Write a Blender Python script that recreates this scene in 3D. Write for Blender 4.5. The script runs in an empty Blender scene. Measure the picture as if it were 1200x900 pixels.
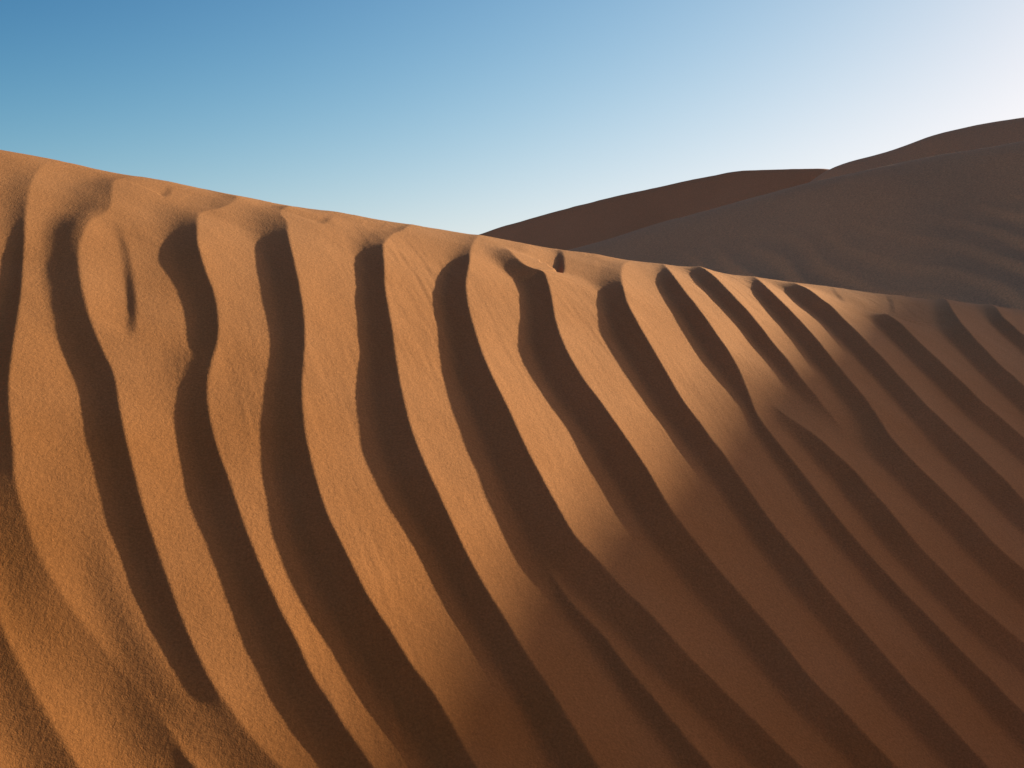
import bpy, math
import numpy as np

rng = np.random.default_rng(7)
sc = bpy.context.scene
R = math.radians

# ------------------------------------------------------------------ camera
LENS, SENSOR = 50.0, 36.0
F = 1200 * LENS / SENSOR                    # focal length in photo pixels (1200 x 900)
cam_d = bpy.data.cameras.new("camera")
cam_d.lens, cam_d.sensor_width = LENS, SENSOR
cam_d.clip_start, cam_d.clip_end = 0.05, 20000
cam = bpy.data.objects.new("camera", cam_d)
sc.collection.objects.link(cam)
cam.location = (0, 0, 0)                    # eye of the photographer, 2 m above the desert floor
cam.rotation_euler = (R(90), 0, 0)
sc.camera = cam
GROUND = -2.0

# ------------------------------------------------------------------ light
EXPOSURE = 0.5
AUREOLE, AUREOLE_W = (3.6, 3.4, 3.2), 17.5
SUN_AZ, SUN_EL = 55.0, 16.0                 # azimuth from the view direction towards the right
sun_dir = np.array([math.cos(R(SUN_EL)) * math.sin(R(SUN_AZ)),
                    math.cos(R(SUN_EL)) * math.cos(R(SUN_AZ)), math.sin(R(SUN_EL))])
world = bpy.data.worlds.new("World")
sc.world = world
world.use_nodes = True
nt = world.node_tree
bg = nt.nodes["Background"]
sky = nt.nodes.new("ShaderNodeTexSky")
sky.sky_type = 'NISHITA'
sky.sun_disc = False
sky.sun_elevation = R(SUN_EL)
sky.sun_rotation = R(SUN_AZ)
sky.altitude = 0
sky.air_density, sky.dust_density, sky.ozone_density = 0.8, 0.6, 1.0
# the deep, contrasty look of the photograph's sky: a power curve on each channel of the sky's radiance
sep = nt.nodes.new("ShaderNodeSeparateColor"); com = nt.nodes.new("ShaderNodeCombineColor")
nt.links.new(sky.outputs[0], sep.inputs[0])
def wmath(op, a, b):
    n = nt.nodes.new("ShaderNodeMath"); n.operation = op
    for i, v in enumerate((a, b)):
        if isinstance(v, (int, float)): n.inputs[i].default_value = v
        else: nt.links.new(v, n.inputs[i])
    return n.outputs[0]
tcw = nt.nodes.new("ShaderNodeTexCoord")
dotn = nt.nodes.new("ShaderNodeVectorMath"); dotn.operation = 'DOT_PRODUCT'
nt.links.new(tcw.outputs['Generated'], dotn.inputs[0]); dotn.inputs[1].default_value = sun_dir
ang = wmath('ARCCOSINE', wmath('MINIMUM', dotn.outputs['Value'], 0.99999), 0.0)
x_ = wmath('DIVIDE', ang, R(AUREOLE_W))
aure = wmath('POWER', 2.718282, wmath('MULTIPLY', wmath('MULTIPLY', x_, x_), -1.0))     # glow about the sun, added to fill the shaded sand
y_ = wmath('DIVIDE', ang, R(25))
z_ = wmath('DIVIDE', ang, R(40))
wide = wmath('POWER', 2.718282, wmath('MULTIPLY', wmath('MULTIPLY', z_, z_), -1.0))
keep = wmath('SUBTRACT', 1.0, wmath('POWER', 2.718282, wmath('MULTIPLY', wmath('MULTIPLY', y_, y_), -1.0)))
for ch, (g, k) in enumerate(((3.499, 0.01306), (2.631, 0.02615), (2.454, 0.02632))):
    v = wmath('MULTIPLY', wmath('POWER', sep.outputs[ch], g), k)
    v = wmath('DIVIDE', v, wmath('ADD', wmath('MULTIPLY', v, 0.75), 1.0))      # shoulder, as film has
    v = wmath('ADD', wmath('MULTIPLY', v, (0.90, 0.93, 0.96)[ch]), wmath('MULTIPLY', wide, (0.35, 0.31, 0.245)[ch]))
    v = wmath('ADD', wmath('MULTIPLY', v, keep), wmath('MULTIPLY', aure, AUREOLE[ch]))
    nt.links.new(wmath('MULTIPLY', v, 10 / 2 ** EXPOSURE), com.inputs[ch])
nt.links.new(com.outputs[0], bg.inputs[0])
bg.inputs[1].default_value = 0.10

sd = bpy.data.lights.new("sun", 'SUN')
sd.energy, sd.angle, sd.color = 4.3, R(1.3), (1.0, 0.97, 0.72)
sun = bpy.data.objects.new("sun", sd)
sc.collection.objects.link(sun)
from mathutils import Vector
sun.rotation_euler = Vector(sun_dir).to_track_quat('Z', 'Y').to_euler()
sun.location = (30, 10, 20)

sc.view_settings.view_transform = 'Standard'
sc.view_settings.look = 'None'
sc.view_settings.exposure = EXPOSURE
sc.view_settings.gamma = 1.0
sc.view_settings.use_curve_mapping = False
sc.render.engine = 'CYCLES'
sc.cycles.max_bounces = 5
sc.cycles.diffuse_bounces = 4
sc.cycles.use_denoising = True
sc.cycles.denoiser = 'OPENIMAGEDENOISE'
sc.cycles.denoising_input_passes = 'RGB_ALBEDO_NORMAL'
sc.cycles.denoising_prefilter = 'ACCURATE'
world.cycles.sampling_method = 'MANUAL'
world.cycles.sample_map_resolution = 1024

# ------------------------------------------------------------------ numpy noise
def vnoise(x, y, seed=0):
    """smooth value noise in [-1, 1] on a lattice of unit cells"""
    xi, yi = np.floor(x).astype(np.int64), np.floor(y).astype(np.int64)
    fx, fy = x - xi, y - yi
    fx = fx * fx * fx * (fx * (fx * 6 - 15) + 10)
    fy = fy * fy * fy * (fy * (fy * 6 - 15) + 10)
    def h(a, b):
        n = (a * 374761393 + b * 668265263 + seed * 974634287) & 0xFFFFFFFF
        n = ((n ^ (n >> 13)) * 1274126177) & 0xFFFFFFFF
        return ((n ^ (n >> 16)) & 0xFFFF) / 32767.5 - 1.0
    a, b, c, d = h(xi, yi), h(xi + 1, yi), h(xi, yi + 1), h(xi + 1, yi + 1)
    return (a + (b - a) * fx) * (1 - fy) + (c + (d - c) * fx) * fy

def fbm(x, y, octaves=4, seed=0, gain=0.5):
    t, amp = 0, 1.0
    for o in range(octaves):
        t = t + amp * vnoise(x * 2 ** o + 17.3 * o, y * 2 ** o - 9.1 * o, seed + o)
        amp *= gain
    return t

def smin(a, b, k):
    h = np.clip(0.5 + 0.5 * (b - a) / k, 0, 1)
    return b + (a - b) * h - k * h * (1 - h)

def smax(a, b, k):
    return -smin(-a, -b, k)

def spline(pts, n):
    """Catmull-Rom through rows of pts, resampled at n even arc steps"""
    p = np.asarray(pts, float)
    e = np.vstack([2 * p[0] - p[1], p, 2 * p[-1] - p[-2]])
    out = []
    for i in range(1, len(e) - 2):
        t = np.linspace(0, 1, 24, endpoint=False)[:, None]
        a, b, c, d = e[i - 1], e[i], e[i + 1], e[i + 2]
        out.append(0.5 * (2 * b + (c - a) * t + (2 * a - 5 * b + 4 * c - d) * t ** 2 + (3 * b - a - 3 * c + d) * t ** 3))
    out.append(p[-1][None])
    q = np.vstack(out)
    L = np.concatenate([[0], np.cumsum(np.linalg.norm(np.diff(q[:, :2], axis=0), axis=1))])
    s = np.linspace(0, L[-1], n)
    return np.stack([np.interp(s, L, q[:, k]) for k in range(q.shape[1])], 1), L[-1]

# ------------------------------------------------------------------ grid mesh
def grid_mesh(name, X, Y, Z, mat):
    n, m = X.shape
    co = np.stack([X, Y, Z], -1).reshape(-1, 3).astype(np.float32)
    i = np.arange(n * m, dtype=np.int32).reshape(n, m)
    q = np.stack([i[:-1, :-1], i[:-1, 1:], i[1:, 1:], i[1:, :-1]], -1).reshape(-1, 4)
    me = bpy.data.meshes.new(name)
    me.vertices.add(len(co)); me.vertices.foreach_set("co", co.ravel())
    me.loops.add(q.size); me.loops.foreach_set("vertex_index", q.ravel())
    me.polygons.add(len(q))
    me.polygons.foreach_set("loop_start", np.arange(0, q.size, 4, dtype=np.int32))
    me.polygons.foreach_set("use_smooth", np.ones(len(q), dtype=bool))
    me.update(calc_edges=True)
    me.materials.append(mat)
    o = bpy.data.objects.new(name, me)
    sc.collection.objects.link(o)
    return o

def tag(o, label, cat, kind='structure'):
    o["label"], o["category"], o["kind"] = label, cat, kind

def steps(stops):
    """axis from (value, spacing) stops, spacing varying linearly between them"""
    out = [stops[0][0]]
    for (a, da), (b, db) in zip(stops[:-1], stops[1:]):
        v, seg = a, []
        while v < b:
            t = (v - a) / (b - a)
            v += da + (db - da) * t
            seg.append(v)
        seg = np.array(seg)
        out += list(a + (seg - a) * (b - a) / (seg[-1] - a))
    return np.array(out)

# ------------------------------------------------------------------ sand material
def sand(name, col_a, col_b, grain=1.0, scale=1.0, rough=0.95, glare_tint=None):
    m = bpy.data.materials.new(name); m.use_nodes = True
    t = m.node_tree; N, L = t.nodes, t.links
    b = N["Principled BSDF"]
    b.inputs["Roughness"].default_value = rough
    b.inputs["Specular IOR Level"].default_value = 0.08
    tc = N.new("ShaderNodeTexCoord")
    def noise(s, det, rough=0.55, stretch=None):
        n = N.new("ShaderNodeTexNoise")
        n.inputs["Scale"].default_value = s * scale; n.inputs["Detail"].default_value = det
        n.inputs["Roughness"].default_value = rough
        if stretch:
            mp = N.new("ShaderNodeMapping")
            mp.inputs["Rotation"].default_value = stretch[0]
            mp.inputs["Scale"].default_value = stretch[1]
            L.new(tc.outputs["Object"], mp.inputs["Vector"]); L.new(mp.outputs[0], n.inputs["Vector"])
        else:
            L.new(tc.outputs["Object"], n.inputs["Vector"])
        return n
    big = noise(1.3, 3)
    fine = noise(120, 3, 0.8)
    mix = N.new("ShaderNodeMixRGB"); mix.inputs[1].default_value = (*col_a, 1); mix.inputs[2].default_value = (*col_b, 1)
    rmp = N.new("ShaderNodeMapRange"); rmp.inputs[1].default_value = 0.3; rmp.inputs[2].default_value = 0.7
    if glare_tint:                                   # veiling glare painted in: paler tan towards one end and the crest
        d_ = N.new("ShaderNodeVectorMath"); d_.operation = 'DOT_PRODUCT'; d_.inputs[1].default_value = glare_tint[:3]
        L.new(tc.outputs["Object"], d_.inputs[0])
        e_ = N.new("ShaderNodeMath"); e_.operation = 'MULTIPLY_ADD'; e_.inputs[1].default_value = 0.55; e_.inputs[2].default_value = glare_tint[3] - 0.275
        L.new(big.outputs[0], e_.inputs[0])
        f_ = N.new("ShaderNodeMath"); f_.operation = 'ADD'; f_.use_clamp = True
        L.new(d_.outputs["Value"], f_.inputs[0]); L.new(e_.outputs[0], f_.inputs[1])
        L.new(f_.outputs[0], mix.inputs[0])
    else:
        L.new(big.outputs[0], rmp.inputs[0]); L.new(rmp.outputs[0], mix.inputs[0])
    # single darker and paler grains
    g = N.new("ShaderNodeMapRange"); g.inputs[1].default_value = 0.25; g.inputs[2].default_value = 0.75
    g.inputs[3].default_value = 0.70; g.inputs[4].default_value = 1.30
    L.new(fine.outputs[0], g.inputs[0])
    mul = N.new("ShaderNodeVectorMath"); mul.operation = 'MULTIPLY'
    cmb = N.new("ShaderNodeCombineXYZ")
    for k in range(3): L.new(g.outputs[0], cmb.inputs[k])
    L.new(mix.outputs[0], mul.inputs[0]); L.new(cmb.outputs[0], mul.inputs[1])
    L.new(mul.outputs[0], b.inputs["Base Color"])
    # relief of the grains: three sizes, the coarsest drawn out along the wind
    n1 = noise(85, 3, 0.6, ((0, 0, R(-25)), (1.0, 0.45, 0.7)))
    n2 = noise(200, 2, 0.6)
    a1 = N.new("ShaderNodeMath"); a1.operation = 'MULTIPLY'; a1.inputs[1].default_value = 0.6
    L.new(n2.outputs[0], a1.inputs[0])
    a2 = N.new("ShaderNodeMath"); a2.operation = 'ADD'
    L.new(n1.outputs[0], a2.inputs[0]); L.new(a1.outputs[0], a2.inputs[1])
    bp = N.new("ShaderNodeBump"); bp.inputs["Strength"].default_value = 1.0
    bp.inputs["Distance"].default_value = 0.0018 * grain / scale
    L.new(a2.outputs[0], bp.inputs["Height"]); L.new(bp.outputs[0], b.inputs["Normal"])
    return m

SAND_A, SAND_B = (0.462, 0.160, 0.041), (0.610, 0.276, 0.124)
m_near = sand("ochre_sand", SAND_A, SAND_B, glare_tint=(0.12, 0.0, 0.30, 0.45))
m_back = sand("umber_sand", (0.66, 0.315, 0.165), (0.70, 0.335, 0.180), grain=0.8, scale=0.25)
m_mid = sand("haze_tinted_sand", (0.64, 0.318, 0.168), (0.70, 0.352, 0.186), grain=0.8, scale=0.25)  # same sand made paler and greyer, with haze put into its colour
m_far = sand("dusky_sand", (0.60, 0.250, 0.118), (0.64, 0.270, 0.13), grain=0.8, scale=0.25)

# ================================================================== near dune
CREST = np.array([(-900,90),(-500,118),(-250,145),(-100,163),(0,178),(50,187),(100,197),(145,207),(190,213),(230,222),(265,229),(290,232),
    (330,241),(365,247),(395,249),(430,256),(475,264),(500,268),(530,273),(556,277),(575,279),(600,284),(640,291),(665,295),
    (700,299),(735,306),(780,312),(822,317),(850,322),(887,327),(930,332),(960,335),(1000,341),(1046,346),(1080,351),
    (1116,354),(1150,359),(1172,362),(1200,364),(1300,371),(1500,384),(1800,402),(2200,425)], float)
def crest_depth(px):                        # the dune recedes to the right
    u = np.clip(px, -900, 2200) / 1200.0
    return 6.9 + 1.3 * u + 1.9 * u * np.abs(u) * np.where(u > 1, 1 / np.maximum(u, 1), 1)
_cd = crest_depth(CREST[:, 0])
_cx = (CREST[:, 0] - 600) / F * _cd
_cz = (450 - CREST[:, 1]) / F * _cd
_cs = (450 - CREST[:, 1]) / F
def _sm(x, v):                              # interpolated, then smoothed
    xx = np.linspace(_cx[0], _cx[-1], 1600)
    vv = np.interp(xx, _cx, v)
    k = np.hanning(31); k /= k.sum()
    vp = np.concatenate([np.full(15, vv[0]) , vv, np.full(15, vv[-1])])
    # keep the end slopes
    vp[:15] = vv[0] + (np.arange(-15, 0)) * (vv[1] - vv[0]); vp[-15:] = vv[-1] + np.arange(1, 16) * (vv[-1] - vv[-2])
    return np.interp(x, xx, np.convolve(vp, k, 'valid'))
xc_of = lambda x: _sm(x, _cd)
FACE, BACK, W1, W2 = 0.68, 0.50, 1.2, 0.5

def base_z(x, y):
    yc, zc, s0 = _sm(x, _cd), _sm(x, _cz), _sm(x, _cs)
    d = yc - y
    dp, dn = np.maximum(d, 0), np.maximum(-d, 0)
    front = FACE * dp - (FACE - s0) * W1 * (1 - np.exp(-dp / W1))
    back = s0 * dn - (s0 + BACK) * (dn - W2 * (1 - np.exp(-dn / W2)))
    z = zc - front + back
    z = z + 0.030 * vnoise(x * 0.9 + 3.1, d * 0.6, 5) * np.clip(dp / 1.5, 0, 1)
    return smax(z, np.full_like(z, GROUND - 0.25), 0.5)

def hit(px, py, lift=0.0):
    """where the sight line of a photo pixel meets the dune's face"""
    tx, tz = (px - 600) / F, (450 - py) / F
    ys = np.linspace(2.0, 14, 1500)
    x = tx * ys
    f = tz * ys - (base_z(x, ys) + lift)
    under = np.where(f < 0)[0]
    yc = _sm(x, _cd)
    lim = np.where(ys >= yc + 0.12)[0]
    stop = lim[0] if len(lim) else len(ys) - 1
    if len(under) and under[0] <= stop and under[0] > 0:
        k = under[0]
        t = f[k - 1] / (f[k - 1] - f[k])
        y = ys[k - 1] + t * (ys[k] - ys[k - 1])
    else:
        y = ys[np.argmin(np.where(np.arange(len(ys)) <= stop, f, 9))]
    return tx * y, y

def is_carved(nm):
    return 'dimple' in nm or 'hollow' in nm

# ripple crests: (photo x, photo y, height factor)
LINES = {
 'y': [(-95,150,0),(-110,210,.8),(-122,300,1),(-128,420,1),(-120,540,.8),(-95,660,.9),(-60,780,1),(-20,900,1),(25,1000,1)],
 'z': [(-30,175,0),(-45,215,.8),(-55,300,1),(-62,400,1),(-60,500,.7),(-45,590,.6),(-22,660,.8,.6),(0,726,.8,.5),(20,768,.8,.45),(40,808,.8,.42),(60,844,.8,.40),(92,898,.85,.4),(135,970,.9,.6)],
 'a': [(58,192,0),(50,195,.3,.5),(37,213,.5,.5),(31,240,.7,.6),(28,280,.95,.9),(24,337,1),(18,380,1),(10,440,1.1),(10,475,1.1),(15,527,1.0,.7),(19,570,.9,.55),(30,607,.75,.5),(45,650,.68,.36),(73,697,.62,.30),(110,745,.55,.26),(150,790,.55,.28),(185,832,.65,.42),(207,863,.8,.6),(235,902,1.0,.75),(285,980,1)],
 'b': [(165,208,.15),(146,210,.25,.6),(134,213,.45,.6),(131,225,.55,.5),(130,240,.6,.5),(123,252,.5,.5),(108,261,.45,.6),(96,280,.55,.8),(92,303,.62,.9),(96,340,.68,.9),(106,380,.8,.95),(120,413,.95),(133,440,1),(140,480,1.05),(147,513,1.1),(158,557,1.1),(167,593,1.1),(180,633,1.1),(196,680,1.05),(215,730,1),(232,767,1,.9),(250,800,1,.6),(268,827,.9,.42),(287,853,.85,.36),(312,880,.85,.34),(333,902,.85,.4),(390,970,.9,.6)],
 'b_hollow': [(143,266,0),(150,283,.3),(155,305,.4),(160,340,.62),(162,365,.62),(161,385,.45),(160,400,.18),(159,412,0)],
 'c': [(268,229,.2),(277,231,.35),(272,237,.4),(259,243,.45),(240,248,.45,.5),(232,254,.6,.6),(231,270,.85,.85),(232,290,1),(240,317,1),(250,343,1),(255,370,1),(255,397,1),(248,427,.95),(243,450,.95),(244,480,1),(253,520,1.05),(267,560,1.1),(280,598,1.1),(293,633,1.1),(308,670,1.1),(329,718,1.1),(347,753,1.1),(364,790,1.05),(383,820,1),(400,848,1),(420,876,1),(437,900,1),(485,965,1)],
 'c_dimple': [(207,221,0),(202,226,.3),(196,231,.3),(189,234,0)],
 'd': [(345,243,.1),(336,246,.4),(330,250,.4,.5),(330,256,.5,.5),(336,265,.6,.6),(338,283,.85,.85),(344,310,1),(350,337,1),(355,367,1),(357,397,1),(356,420,1),(354,450,1),(354,477,1),(357,510,1),(364,547,1.05),(373,582,1.05),(384,615,1.1),(400,648,1.1),(420,690,1.1),(437,720,1.1),(457,750,1.1),(480,787,1.1),(503,817,1.1),(524,850,1.05),(550,897,1),(590,960,1)],
 'd_dimple': [(395,254,0),(388,260,.3),(381,264,.25),(374,269,0)],
 'e': [(486,264,.15),(474,269,.4),(460,276,.5,.6),(452,285,.7,.7),(449,295,.9,.9),(450,317,1),(452,350,1),(458,383,1),(463,420,1),(468,455,1.05),(475,488,1.05),(484,520,1.1),(497,553,1.1),(514,588,1.1),(533,627,1.1),(551,662,1.1),(571,698,1.1),(592,732,1.1),(614,770,1.1),(640,810,1.1),(664,850,1.1),(693,898,1),(735,962,1)],
 'e_fork': [(628,640,0),(643,664,.5),(660,690,.8),(677,711,.95),(707,743,1),(736,782,1),(767,820,1),(800,861,1),(830,897,1),(885,960,1)],
 'f': [(562,277,.2),(556,282,.4,.6),(552,292,.65,.7),(550,310,.95),(546,340,1),(548,363,1),(555,390,1),(563,418,1.05),(574,447,1.1),(586,474,1.1),(598,500,1.1),(610,528,1.1),(627,562,1.1),(648,600,1.05),(672,641,1.0),(700,671,.95),(732,705,.9),(760,731,.95),(784,757,1),(808,782,1),(834,808,1),(870,842,1),(900,870,1),(928,897,1),(990,955,1)],
 'g': [(591,290,0),(597,297,.35),(604,306,.5),(613,315,.6),(624,321,.7),(633,324,.8),(639,330,.9),(645,350,1),(650,380,1.05),(657,407,1.1),(668,432,1.1),(684,458,1.1),(702,481,1.1),(721,508,1.1),(741,538,1.1),(760,567,1.1),(780,602,1.1),(800,630,1.05),(820,654,1),(840,678,1),(860,700,1),(880,722,1),(911,757,1),(943,797,1),(961,817,1),(983,838,1),(1013,870,1),(1040,898,1),(1105,965,1)],
 'g_dimple': [(659,290,0),(662,295,1.0),(662,306,1.5),(657,314,1.1),(646,321,0)],
 'h': [(742,304,.1),(735,307,.35,.5),(730,313,.55,.55),(728,325,.72,.65),(730,343,.92,.9),(735,363,1),(745,385,1.05),(760,412,1.1),(779,443,1.1),(800,477,1.1),(820,504,1.1),(834,524,1.1),(850,544,1.05),(870,572,1),(888,598,1),(904,620,1),(926,648,1),(941,665,1),(960,690,1),(990,724,1),(1012,749,1),(1046,788,1),(1066,812,1),(1088,834,1),(1112,861,1),(1147,899,1),(1205,960,1)],
 'i': [(776,309,.2),(781,313,.6),(790,326,.95),(802,344,1),(814,360,1.05),(826,377,1.1),(838,395,1.1),(852,415,1.1),(866,437,1.05),(877,459,1.0),(886,480,.95),(898,500,1),(912,519,1),(928,540,1),(944,561,1),(960,583,1),(982,611,1),(1000,632,1),(1020,654,1),(1040,676,1),(1061,699,1),(1083,721,1),(1104,744,1),(1124,766,1),(1145,787,1),(1164,806,1),(1182,826,1),(1200,843,1),(1265,905,1)],
 'i_fork': [(890,462,0),(905,476,.25),(923,490,.5),(946,507,.8),(962,520,.95),(980,538,1),(1000,558,1),(1019,582,1),(1040,606,1),(1060,631,1),(1080,654,.95),(1104,678,.9),(1126,700,.9),(1146,718,.9),(1168,736,.9),(1200,762,.9),(1270,820,.9)],
 'i_crease': [(1058,616,0),(1072,628,.5),(1090,644,.6),(1112,664,.6),(1136,686,.6),(1160,708,.6),(1180,724,.6),(1200,739,.6),(1260,785,.6)],
 'j': [(816,314,.2),(822,316,.6),(834,325,.95),(848,338,1),(862,353,1.05),(876,368,1.05),(890,384,1.05),(904,402,1.05),(921,422,1),(938,444,.9),(955,464,.8),(970,482,.55),(985,501,.25),(998,520,0)],
 'k': [(881,324,.2),(887,326,.6),(898,338,.95),(912,353,1),(926,368,1.05),(941,384,1.05),(957,402,1.05),(971,420,1.05),(986,439,1),(1003,460,1),(1018,479,.95),(1032,501,.9),(1043,520,.95),(1060,541,1),(1080,562,1),(1099,581,1),(1120,602,1),(1140,622,1),(1160,644,1),(1180,663,1),(1200,681,1),(1265,740,1)],
 'l': [(926,333,.1),(934,338,.6),(948,346,.85),(961,356,1),(973,364,1),(988,379,1),(1004,395,1.05),(1020,412,1.05),(1036,429,1.05),(1053,448,1),(1068,464,1),(1083,481,1),(1101,499,1),(1121,519,1),(1140,538,1),(1160,558,1),(1180,577,1),(1200,598,1),(1265,660,1)],
 'm': [(1020,367,0),(1032,371,.3),(1041,375,.65),(1054,386,.95),(1068,400,1),(1085,417,1),(1101,432,1),(1117,448,1),(1132,462,1),(1150,480,1),(1172,498,1),(1200,522,1),(1270,585,1)],
 'm_dimple': [(1042,343,0),(1047,349,.35),(1050,358,.4),(1050,366,.25),(1048,373,0)],
 'l_dimple': [(977,337,0),(984,343,.3),(990,350,.35),(993,358,.2),(994,364,0)],
 'n': [(1106,350,.2),(1111,356,.8),(1117,369,1),(1127,387,1),(1140,404,1),(1156,421,1),(1172,438,1),(1187,451,1),(1200,463,1),(1270,527,1)],
 'o': [(1156,357,.2),(1167,363,.85),(1176,376,1),(1188,387,1),(1200,398,1),(1270,462,1)],
 'p': [(1215,364,.1),(1222,370,.7),(1236,388,1),(1270,420,1),(1340,480,1)],
 'q': [(1275,368,.1),(1282,375,.7),(1300,394,1),(1360,445,1)],
}
AMP = 0.190                                  # ripple height as a share of the spacing
DS = 0.02
lines = []
for k, pts in LINES.items():
    p3 = []
    for (px, py, f, *lee) in pts:
        x, y = hit(px, py, 0.045 * f)
        h_ = 1.0 if is_carved(k) else float(np.interp(px, [60, 240, 350, 480, 620], [0.74, 0.74, 0.83, 0.91, 1.0]))   # lower relief on the left
        p3.append((x, y, f * h_, lee[0] if lee else 1.0))
    _, Ltot = spline(p3, 10)
    q, _ = spline(p3, max(8, int(Ltot / DS)))
    lines.append(q)

# spacing: distance from each crest sample to the next crest on its sunny side
def tangents(q):
    t = np.gradient(q[:, :2], axis=0)
    return t / np.maximum(np.linalg.norm(t, axis=1), 1e-9)[:, None]
main = [k for k in range(len(lines))]
names = list(LINES)
space = []
for a, q in enumerate(lines):
    t = tangents(q)
    nrm = np.stack([-t[:, 1], t[:, 0]], 1)              # lines run towards the camera: this side is +x
    best = np.full(len(q), 0.50)
    for b, p in enumerate(lines):
        if b == a or 'dimple' in names[b] or 'hollow' in names[b] or 'crease' in names[b]: continue
        d = p[None, :, :2] - q[:, None, :2]
        dist = np.linalg.norm(d, axis=2)
        side = (d * nrm[:, None]).sum(2)
        ok = (side > 0.75 * dist) & (p[None, :, 2] > 0.3)
        best = np.minimum(best, np.where(ok, dist, 9).min(1))
    if 'dimple' in names[a] or 'top' in names[a]: best = np.full(len(q), 0.22)
    if 'hollow' in names[a]: best = np.full(len(q), 0.30)
    k = np.hanning(31); k /= k.sum()
    best = np.convolve(np.pad(best, 15, 'edge'), k, 'valid')
    space.append(np.clip(best, 0.10, 0.50))

# fine grid over the face
gx = steps([(-9, .25), (-3.2, .02), (-2.6, .0075), (3.6, .0075), (4.4, .03), (12, .4)])
gd = steps([(-7, .25), (-1.0, .06), (-0.25, .012), (0.0, .006), (4.6, .0065), (5.2, .03), (9.0, .25)])
GX, GD = np.meshgrid(gx, gd)
GY = _sm(GX, _cd) - GD
GZ = base_z(GX, GY)

FLOORS = [(112, 600, 0.008), (122, 650, 0.019), (140, 700, 0.023), (164, 750, 0.026), (195, 800, 0.026), (228, 845, 0.022), (258, 880, 0.010)]
SWELLS = [(222, 436, 0.012, 0.09, 0.17), (95, 268, 0.015, 0.08, 0.2)]
def ripples(X, Y):
    H = np.zeros_like(X)
    fl, _ = spline([(*hit(px, py), h) for px, py, h in FLOORS], 26)      # a trough filled up to a rounded shoulder
    for cx, cy, h in fl:
        H = np.maximum(H, h * np.exp(-((X - cx) / 0.10) ** 2 - ((Y - cy) / 0.16) ** 2))
    shape = X.shape
    st = 6
    ci, cj = np.arange(0, shape[0], st), np.arange(0, shape[1], st)
    XC, YC = X[np.ix_(ci, cj)], Y[np.ix_(ci, cj)]
    up_i = np.minimum((np.arange(shape[0]) + st // 2) // st, len(ci) - 1)
    up_j = np.minimum((np.arange(shape[1]) + st // 2) // st, len(cj) - 1)
    for q, sp, nm in sorted(zip(lines, space, LINES), key=lambda e: is_carved(e[2])):
        carve = is_carved(nm)
        bb = 0.65
        inb = (XC > q[:, 0].min() - bb) & (XC < q[:, 0].max() + bb) & (YC > q[:, 1].min() - bb) & (YC < q[:, 1].max() + bb)
        near = np.full(XC.shape, -1, dtype=np.int32)
        pi = np.argwhere(inb)
        P = np.stack([XC[inb], YC[inb]], 1).astype(np.float32)
        Q = q[:, :2].astype(np.float32)
        res = np.empty(len(P), np.int32); dm = np.empty(len(P), np.float32)
        for s in range(0, len(P), 20000):
            d2 = ((P[s:s + 20000, None] - Q[None]) ** 2).sum(2)
            res[s:s + 20000] = d2.argmin(1); dm[s:s + 20000] = d2.min(1)
        res[dm > bb * bb] = -1
        near[pi[:, 0], pi[:, 1]] = res
        NF = near[np.ix_(up_i, up_j)]
        mk = NF >= 0
        if not mk.any(): continue
        x, y, n0 = X[mk], Y[mk], NF[mk]
        bestd = np.full(x.shape, 1e9); bn = n0.copy()
        for o in range(-5, 6):
            nn = np.clip(n0 + o, 0, len(q) - 1)
            d2 = (x - q[nn, 0]) ** 2 + (y - q[nn, 1]) ** 2
            b = d2 < bestd
            bestd[b] = d2[b]; bn[b] = nn[b]
        t = tangents(q)
        dx, dy = x - q[bn, 0], y - q[bn, 1]
        along = (dx * t[bn, 0] + dy * t[bn, 1]) / DS
        s = -dx * t[bn, 1] + dy * t[bn, 0]             # + on the sunny side
        s = np.where(np.abs(along) > 1.5, np.sign(s + 1e-9) * np.sqrt(bestd), s)
        u = np.clip(bn + along, 0, len(q) - 1)
        f = np.interp(u, np.arange(len(q)), q[:, 2])
        w = np.interp(u, np.arange(len(q)), sp)
        lee = np.interp(u, np.arange(len(q)), q[:, 3])
        a = AMP * w * f
        Ls = 1.05 * w
        c = np.clip(s / Ls, 0, 1)
        stoss = a * (1 - c) ** 1.40                     # hollow windward slope, cusped crest, round trough
        slip = a * np.clip(1 - np.maximum(-s, 0) / (0.40 * w) * lee, 0, 1) ** 1.5
        h = np.where(s >= 0, stoss, slip)
        if carve:
            v = np.maximum(-s, 0)
            dep = np.where(v < 0.045, v / 0.045, np.clip(1 - (v - 0.045) / 0.20, 0, 1))
            H[mk] -= 0.021 * f * dep * dep * (3 - 2 * dep)
        else:
            H[mk] = smax(H[mk], h, 0.014)
    for px, py, hgt, sx, sy in SWELLS:                 # low bumps that bridge a trough
        cx, cy = hit(px, py)
        H += hgt * np.exp(-((X - cx) / sx) ** 2 - ((Y - cy) / sy) ** 2)
    return H

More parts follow.
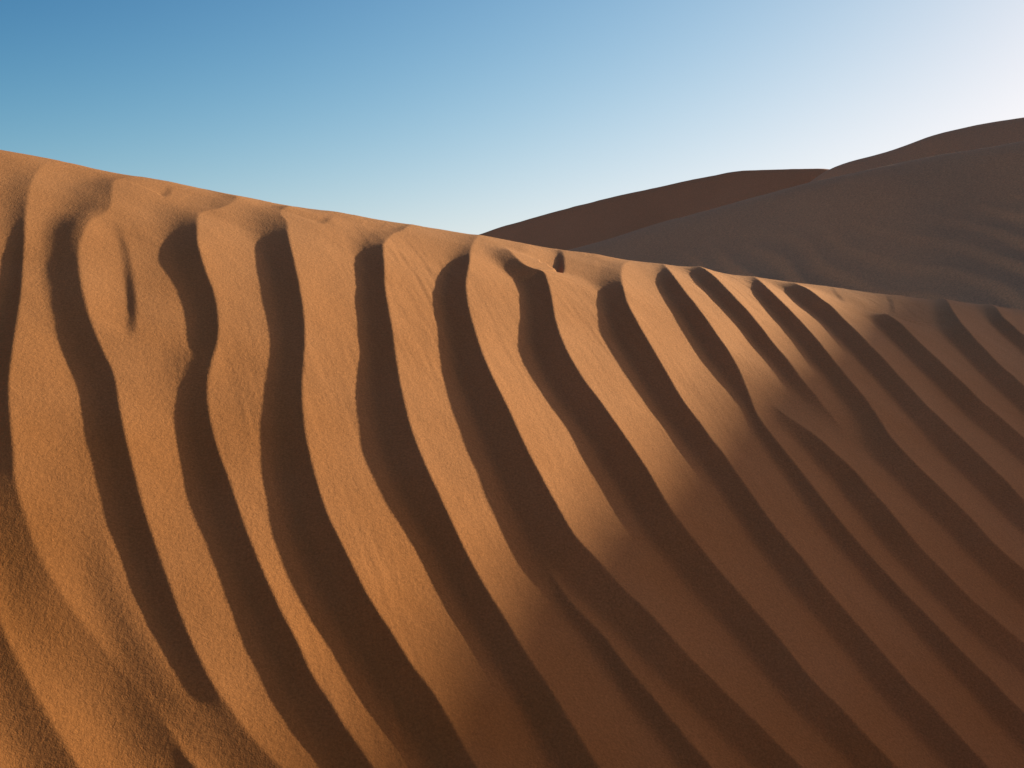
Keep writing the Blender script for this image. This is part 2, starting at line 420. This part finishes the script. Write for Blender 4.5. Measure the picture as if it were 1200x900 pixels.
H = ripples(GX, GY)
lo = fbm(GX * 3, GY * 3, 3, 21)
mi = fbm((0.93 * GX + 0.36 * GY) * 42, (0.93 * GY - 0.36 * GX) * 4.5, 3, 33) * np.clip(0.35 + 1.2 * fbm(GX * 1.7, GY * 1.1, 2, 34), 0, 1.4)
hi = fbm(GX * 70, GY * 70, 2, 55)
fade = np.clip(1.2 - np.maximum(np.abs(GX) - 3, 0) / 3, 0, 1)
NZ = 0.003 * lo + 0.0008 * mi * np.clip((GX + 1.6) / 1.2, 0.1, 1) + 0.0003 * hi
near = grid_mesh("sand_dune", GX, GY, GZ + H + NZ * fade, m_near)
tag(near, "orange rippled dune face half in raking sun, nearest the camera", "sand dune")

# ================================================================== the other dunes
def ridge_dune(name, crest_pts, front, back, w_front, w_back, foot, mat, label, res, reach, extra=None, axis=(0, 1)):
    """a dune whose crest runs through crest_pts (world x, y, z); front falls towards the camera side"""
    c, Ltot = spline(crest_pts, 400)
    xs = np.arange(c[:, 0].min(), c[:, 0].max(), res)
    X, D = np.meshgrid(xs, steps([(-reach[0], res * 4), (-2, res), (reach[1] * 0.6, res), (reach[1], res * 3)]))
    o = np.argsort(c[:, 0])
    yc, zc = np.interp(X, c[o, 0], c[o, 1]), np.interp(X, c[o, 0], c[o, 2])
    s0 = zc / yc
    dp, dn = np.maximum(D, 0), np.maximum(-D, 0)
    f = front * dp - (front - s0) * w_front * (1 - np.exp(-dp / w_front))
    b = s0 * dn - (s0 + back) * (dn - w_back * (1 - np.exp(-dn / w_back)))
    Y = yc - D
    Z = zc - f + b
    Z = smax(Z, np.full_like(Z, foot), 1.5)
    if extra is not None: Z = Z + extra(X, Y, D)
    ob = grid_mesh(name, X, Y, Z, mat)
    tag(ob, label, "sand dune")
    return ob

def px_crest(pts):
    return [((px - 600) / F * dep, dep, (450 - py) / F * dep) for px, py, dep in pts]

def mid_extra(X, Y, D):
    w = 0.5 * fbm(X * 0.25, Y * 0.25, 3, 71)
    ph = (X * 0.85 - D * 0.45) / 0.52 + w * 1.3
    t = ph - np.floor(ph)
    prof = np.where(t < 0.70, (1 - t / 0.70) ** 1.3, ((t - 0.70) / 0.30) ** 1.4)
    env = np.clip((D - 2.0) / 3.2, 0, 1) * (0.55 + 0.45 * vnoise(X * 0.3, D * 0.22, 44))
    return 0.30 * prof * env + 0.012 * fbm(X * 1.3, Y * 1.3 + X, 4, 72) + 0.12 * vnoise(X * .3, Y * .3, 9)

ridge_dune("sand_dune", px_crest([(300,405,34),(480,350,33),(590,316,32.5),(677,290,32),(760,266,31),(826,250,30),(900,231,29),(958,217,28),(1020,201,27),(1068,191,26.5),(1123,180,26),(1200,167,25),(1300,150,24),(1450,132,23),(1700,115,22)]),
    0.56, 0.5, 0.7, 2.5, GROUND - 0.4, m_mid, "shaded grey brown dune with faint ripples, right behind the sunlit rippled slope", 0.06, (16, 26), mid_extra)
ridge_dune("sand_dune", px_crest([(250,400,66),(400,335,63),(480,303,62),(560,275,61),(600,262,60),(650,248,59),(700,236,58),(760,222,57),(810,211,56),(860,202,55),(900,198,54),(945,197.5,53),(975,199,52.5),(1040,208,52),(1150,240,51),(1300,300,50)]),
    0.64, 0.5, 0.25, 2.5, GROUND - 0.4, m_far, "dark smooth dune on the skyline left of the saddle", 0.20, (30, 40),
    lambda X, Y, D: 0.03 * fbm(X * .5, Y * .5, 4, 81))
ridge_dune("sand_dune", px_crest([(800,275,46),(867,246,45.5),(935,222,45),(972,199,44.5),(1000,189,44),(1033,180,43.5),(1067,169,43),(1100,158,42.5),(1133,150,42),(1167,143,41.5),(1200,137,41),(1300,120,40),(1450,108,38),(1700,110,36)]),
    0.62, 0.5, 0.4, 2.5, GROUND - 0.4, m_back, "brown dune rising highest on the skyline at the right edge", 0.20, (30, 36),
    lambda X, Y, D: 0.03 * fbm(X * .5, Y * .5, 4, 91))

# ------------------------------------------------------------------ the dune that throws the shade
EDGE = [(300,960),(370,903),(433,843),(510,765),(605,676),(690,582),(767,518),(830,470),(890,432),(948,404),(990,382),(1020,352)]
rp = []
for n_, (px, py) in enumerate(EDGE):
    DIST = 11.0 + 4.0 * n_ / (len(EDGE) - 1)
    x, y = hit(px, py, 0.03)
    z = float(base_z(np.array([x]), np.array([y]))[0]) + 0.03
    rp.append(np.array([x, y, z]) + DIST * sun_dir)
rp = np.array(rp)
# straighten to a smooth crest in plan
A = np.polyfit(rp[:, 1], rp[:, 0], 2); B = np.polyfit(rp[:, 1], rp[:, 2], 3)
ycr = np.linspace(rp[0, 1], rp[-1, 1], 12)
d0 = np.array([np.polyval(A, ycr[0]), ycr[0], np.polyval(B, ycr[0])]); d1 = np.array([np.polyval(A, ycr[-1]), ycr[-1], np.polyval(B, ycr[-1])])
pts = [(d0[0] + 0.9, d0[1] - 5, d0[2] - 2.2), (d0[0] + 0.2, d0[1] - 2, d0[2] - .9)]
pts += [(np.polyval(A, v), v, np.polyval(B, v)) for v in ycr]
pts += [(d1[0] + 2.0, d1[1] + 3, d1[2] + 1.0), (d1[0] + 5.0, d1[1] + 8, d1[2] + 2.8), (d1[0] + 9, d1[1] + 15, d1[2] + 4.8), (d1[0] + 15, d1[1] + 25, d1[2] + 7.0), (d1[0] + 24, d1[1] + 40, d1[2] + 9.0), (d1[0] + 34, d1[1] + 56, d1[2] + 8)]
print("shade ridge", [tuple(np.round(p, 2)) for p in pts])
c, _ = spline(pts, 500)
ys = np.arange(c[0, 1], c[-1, 1], 0.08)
vs = steps([(-14, .5), (-2, .1), (2, .1), (26, .6)])
V, YY = np.meshgrid(vs, ys)
xc, zc = np.interp(YY, c[:, 1], c[:, 0]), np.interp(YY, c[:, 1], c[:, 2])
vp, vn = np.maximum(V, 0), np.maximum(-V, 0)
Z = zc - 0.30 * (vp - 0.5 * (1 - np.exp(-vp / 0.5))) - 0.62 * (vn - 0.25 * (1 - np.exp(-vn / 0.25)))
Z = smax(Z, np.full_like(Z, GROUND - 0.4), 1.0) + 0.03 * fbm(YY * .8, V * .8, 3, 61)
shade = grid_mesh("sand_dune", xc + V, YY, Z, m_far)
tag(shade, "tall dune beyond the right edge whose shadow crosses the rippled slope", "sand dune")

# ------------------------------------------------------------------ unseen dune, added to block sky light from the lower face
c, Ltot = spline([(9.0,5.0,-1.6),(7.6,3.2,0.6),(6.6,1.0,2.2),(6.0,-1.5,2.8),(5.2,-4.5,2.9),(3.8,-7.5,2.6),(2.4,-10,1.6),(1.6,-12.5,0.2),(1.2,-15,-1.8)], 300)
t = tangents(c); nx, ny = -t[:, 1], t[:, 0]              # this side points away from the photographer
vs = steps([(-7.5, .2), (-1, .06), (1, .06), (12, .4)])
V, K = np.meshgrid(vs, np.arange(len(c)))
vp, vn = np.maximum(V, 0), np.maximum(-V, 0)
Z = c[K, 2] - 0.35 * (vp - 0.5 * (1 - np.exp(-vp / 0.5))) - 0.62 * (vn - 0.25 * (1 - np.exp(-vn / 0.25)))
XW, YW = c[K, 0] + V * nx[K], c[K, 1] + V * ny[K]
Z = smax(Z, np.full_like(Z, GROUND - 0.3), 0.8) + 0.02 * fbm(XW * .8, YW * .8, 3, 62)
wall = grid_mesh("sand_dune", XW, YW, Z, m_far)
tag(wall, "unseen dune added to block sky light, curving round behind the viewpoint on the right", "sand dune")

# ------------------------------------------------------------------ desert floor to the horizon
r = np.concatenate([[0], np.geomspace(2, 9000, 90)])
th = np.linspace(0, 2 * np.pi, 181)
RR, TT = np.meshgrid(r, th)
X, Y = RR * np.cos(TT), RR * np.sin(TT)
Z = GROUND + 0.05 * vnoise(X * .2, Y * .2, 3) + 0.0 * X
g = grid_mesh("desert_ground", X, Y, Z, m_far)
tag(g, "flat sandy desert floor running out to the horizon beneath the dunes", "ground")
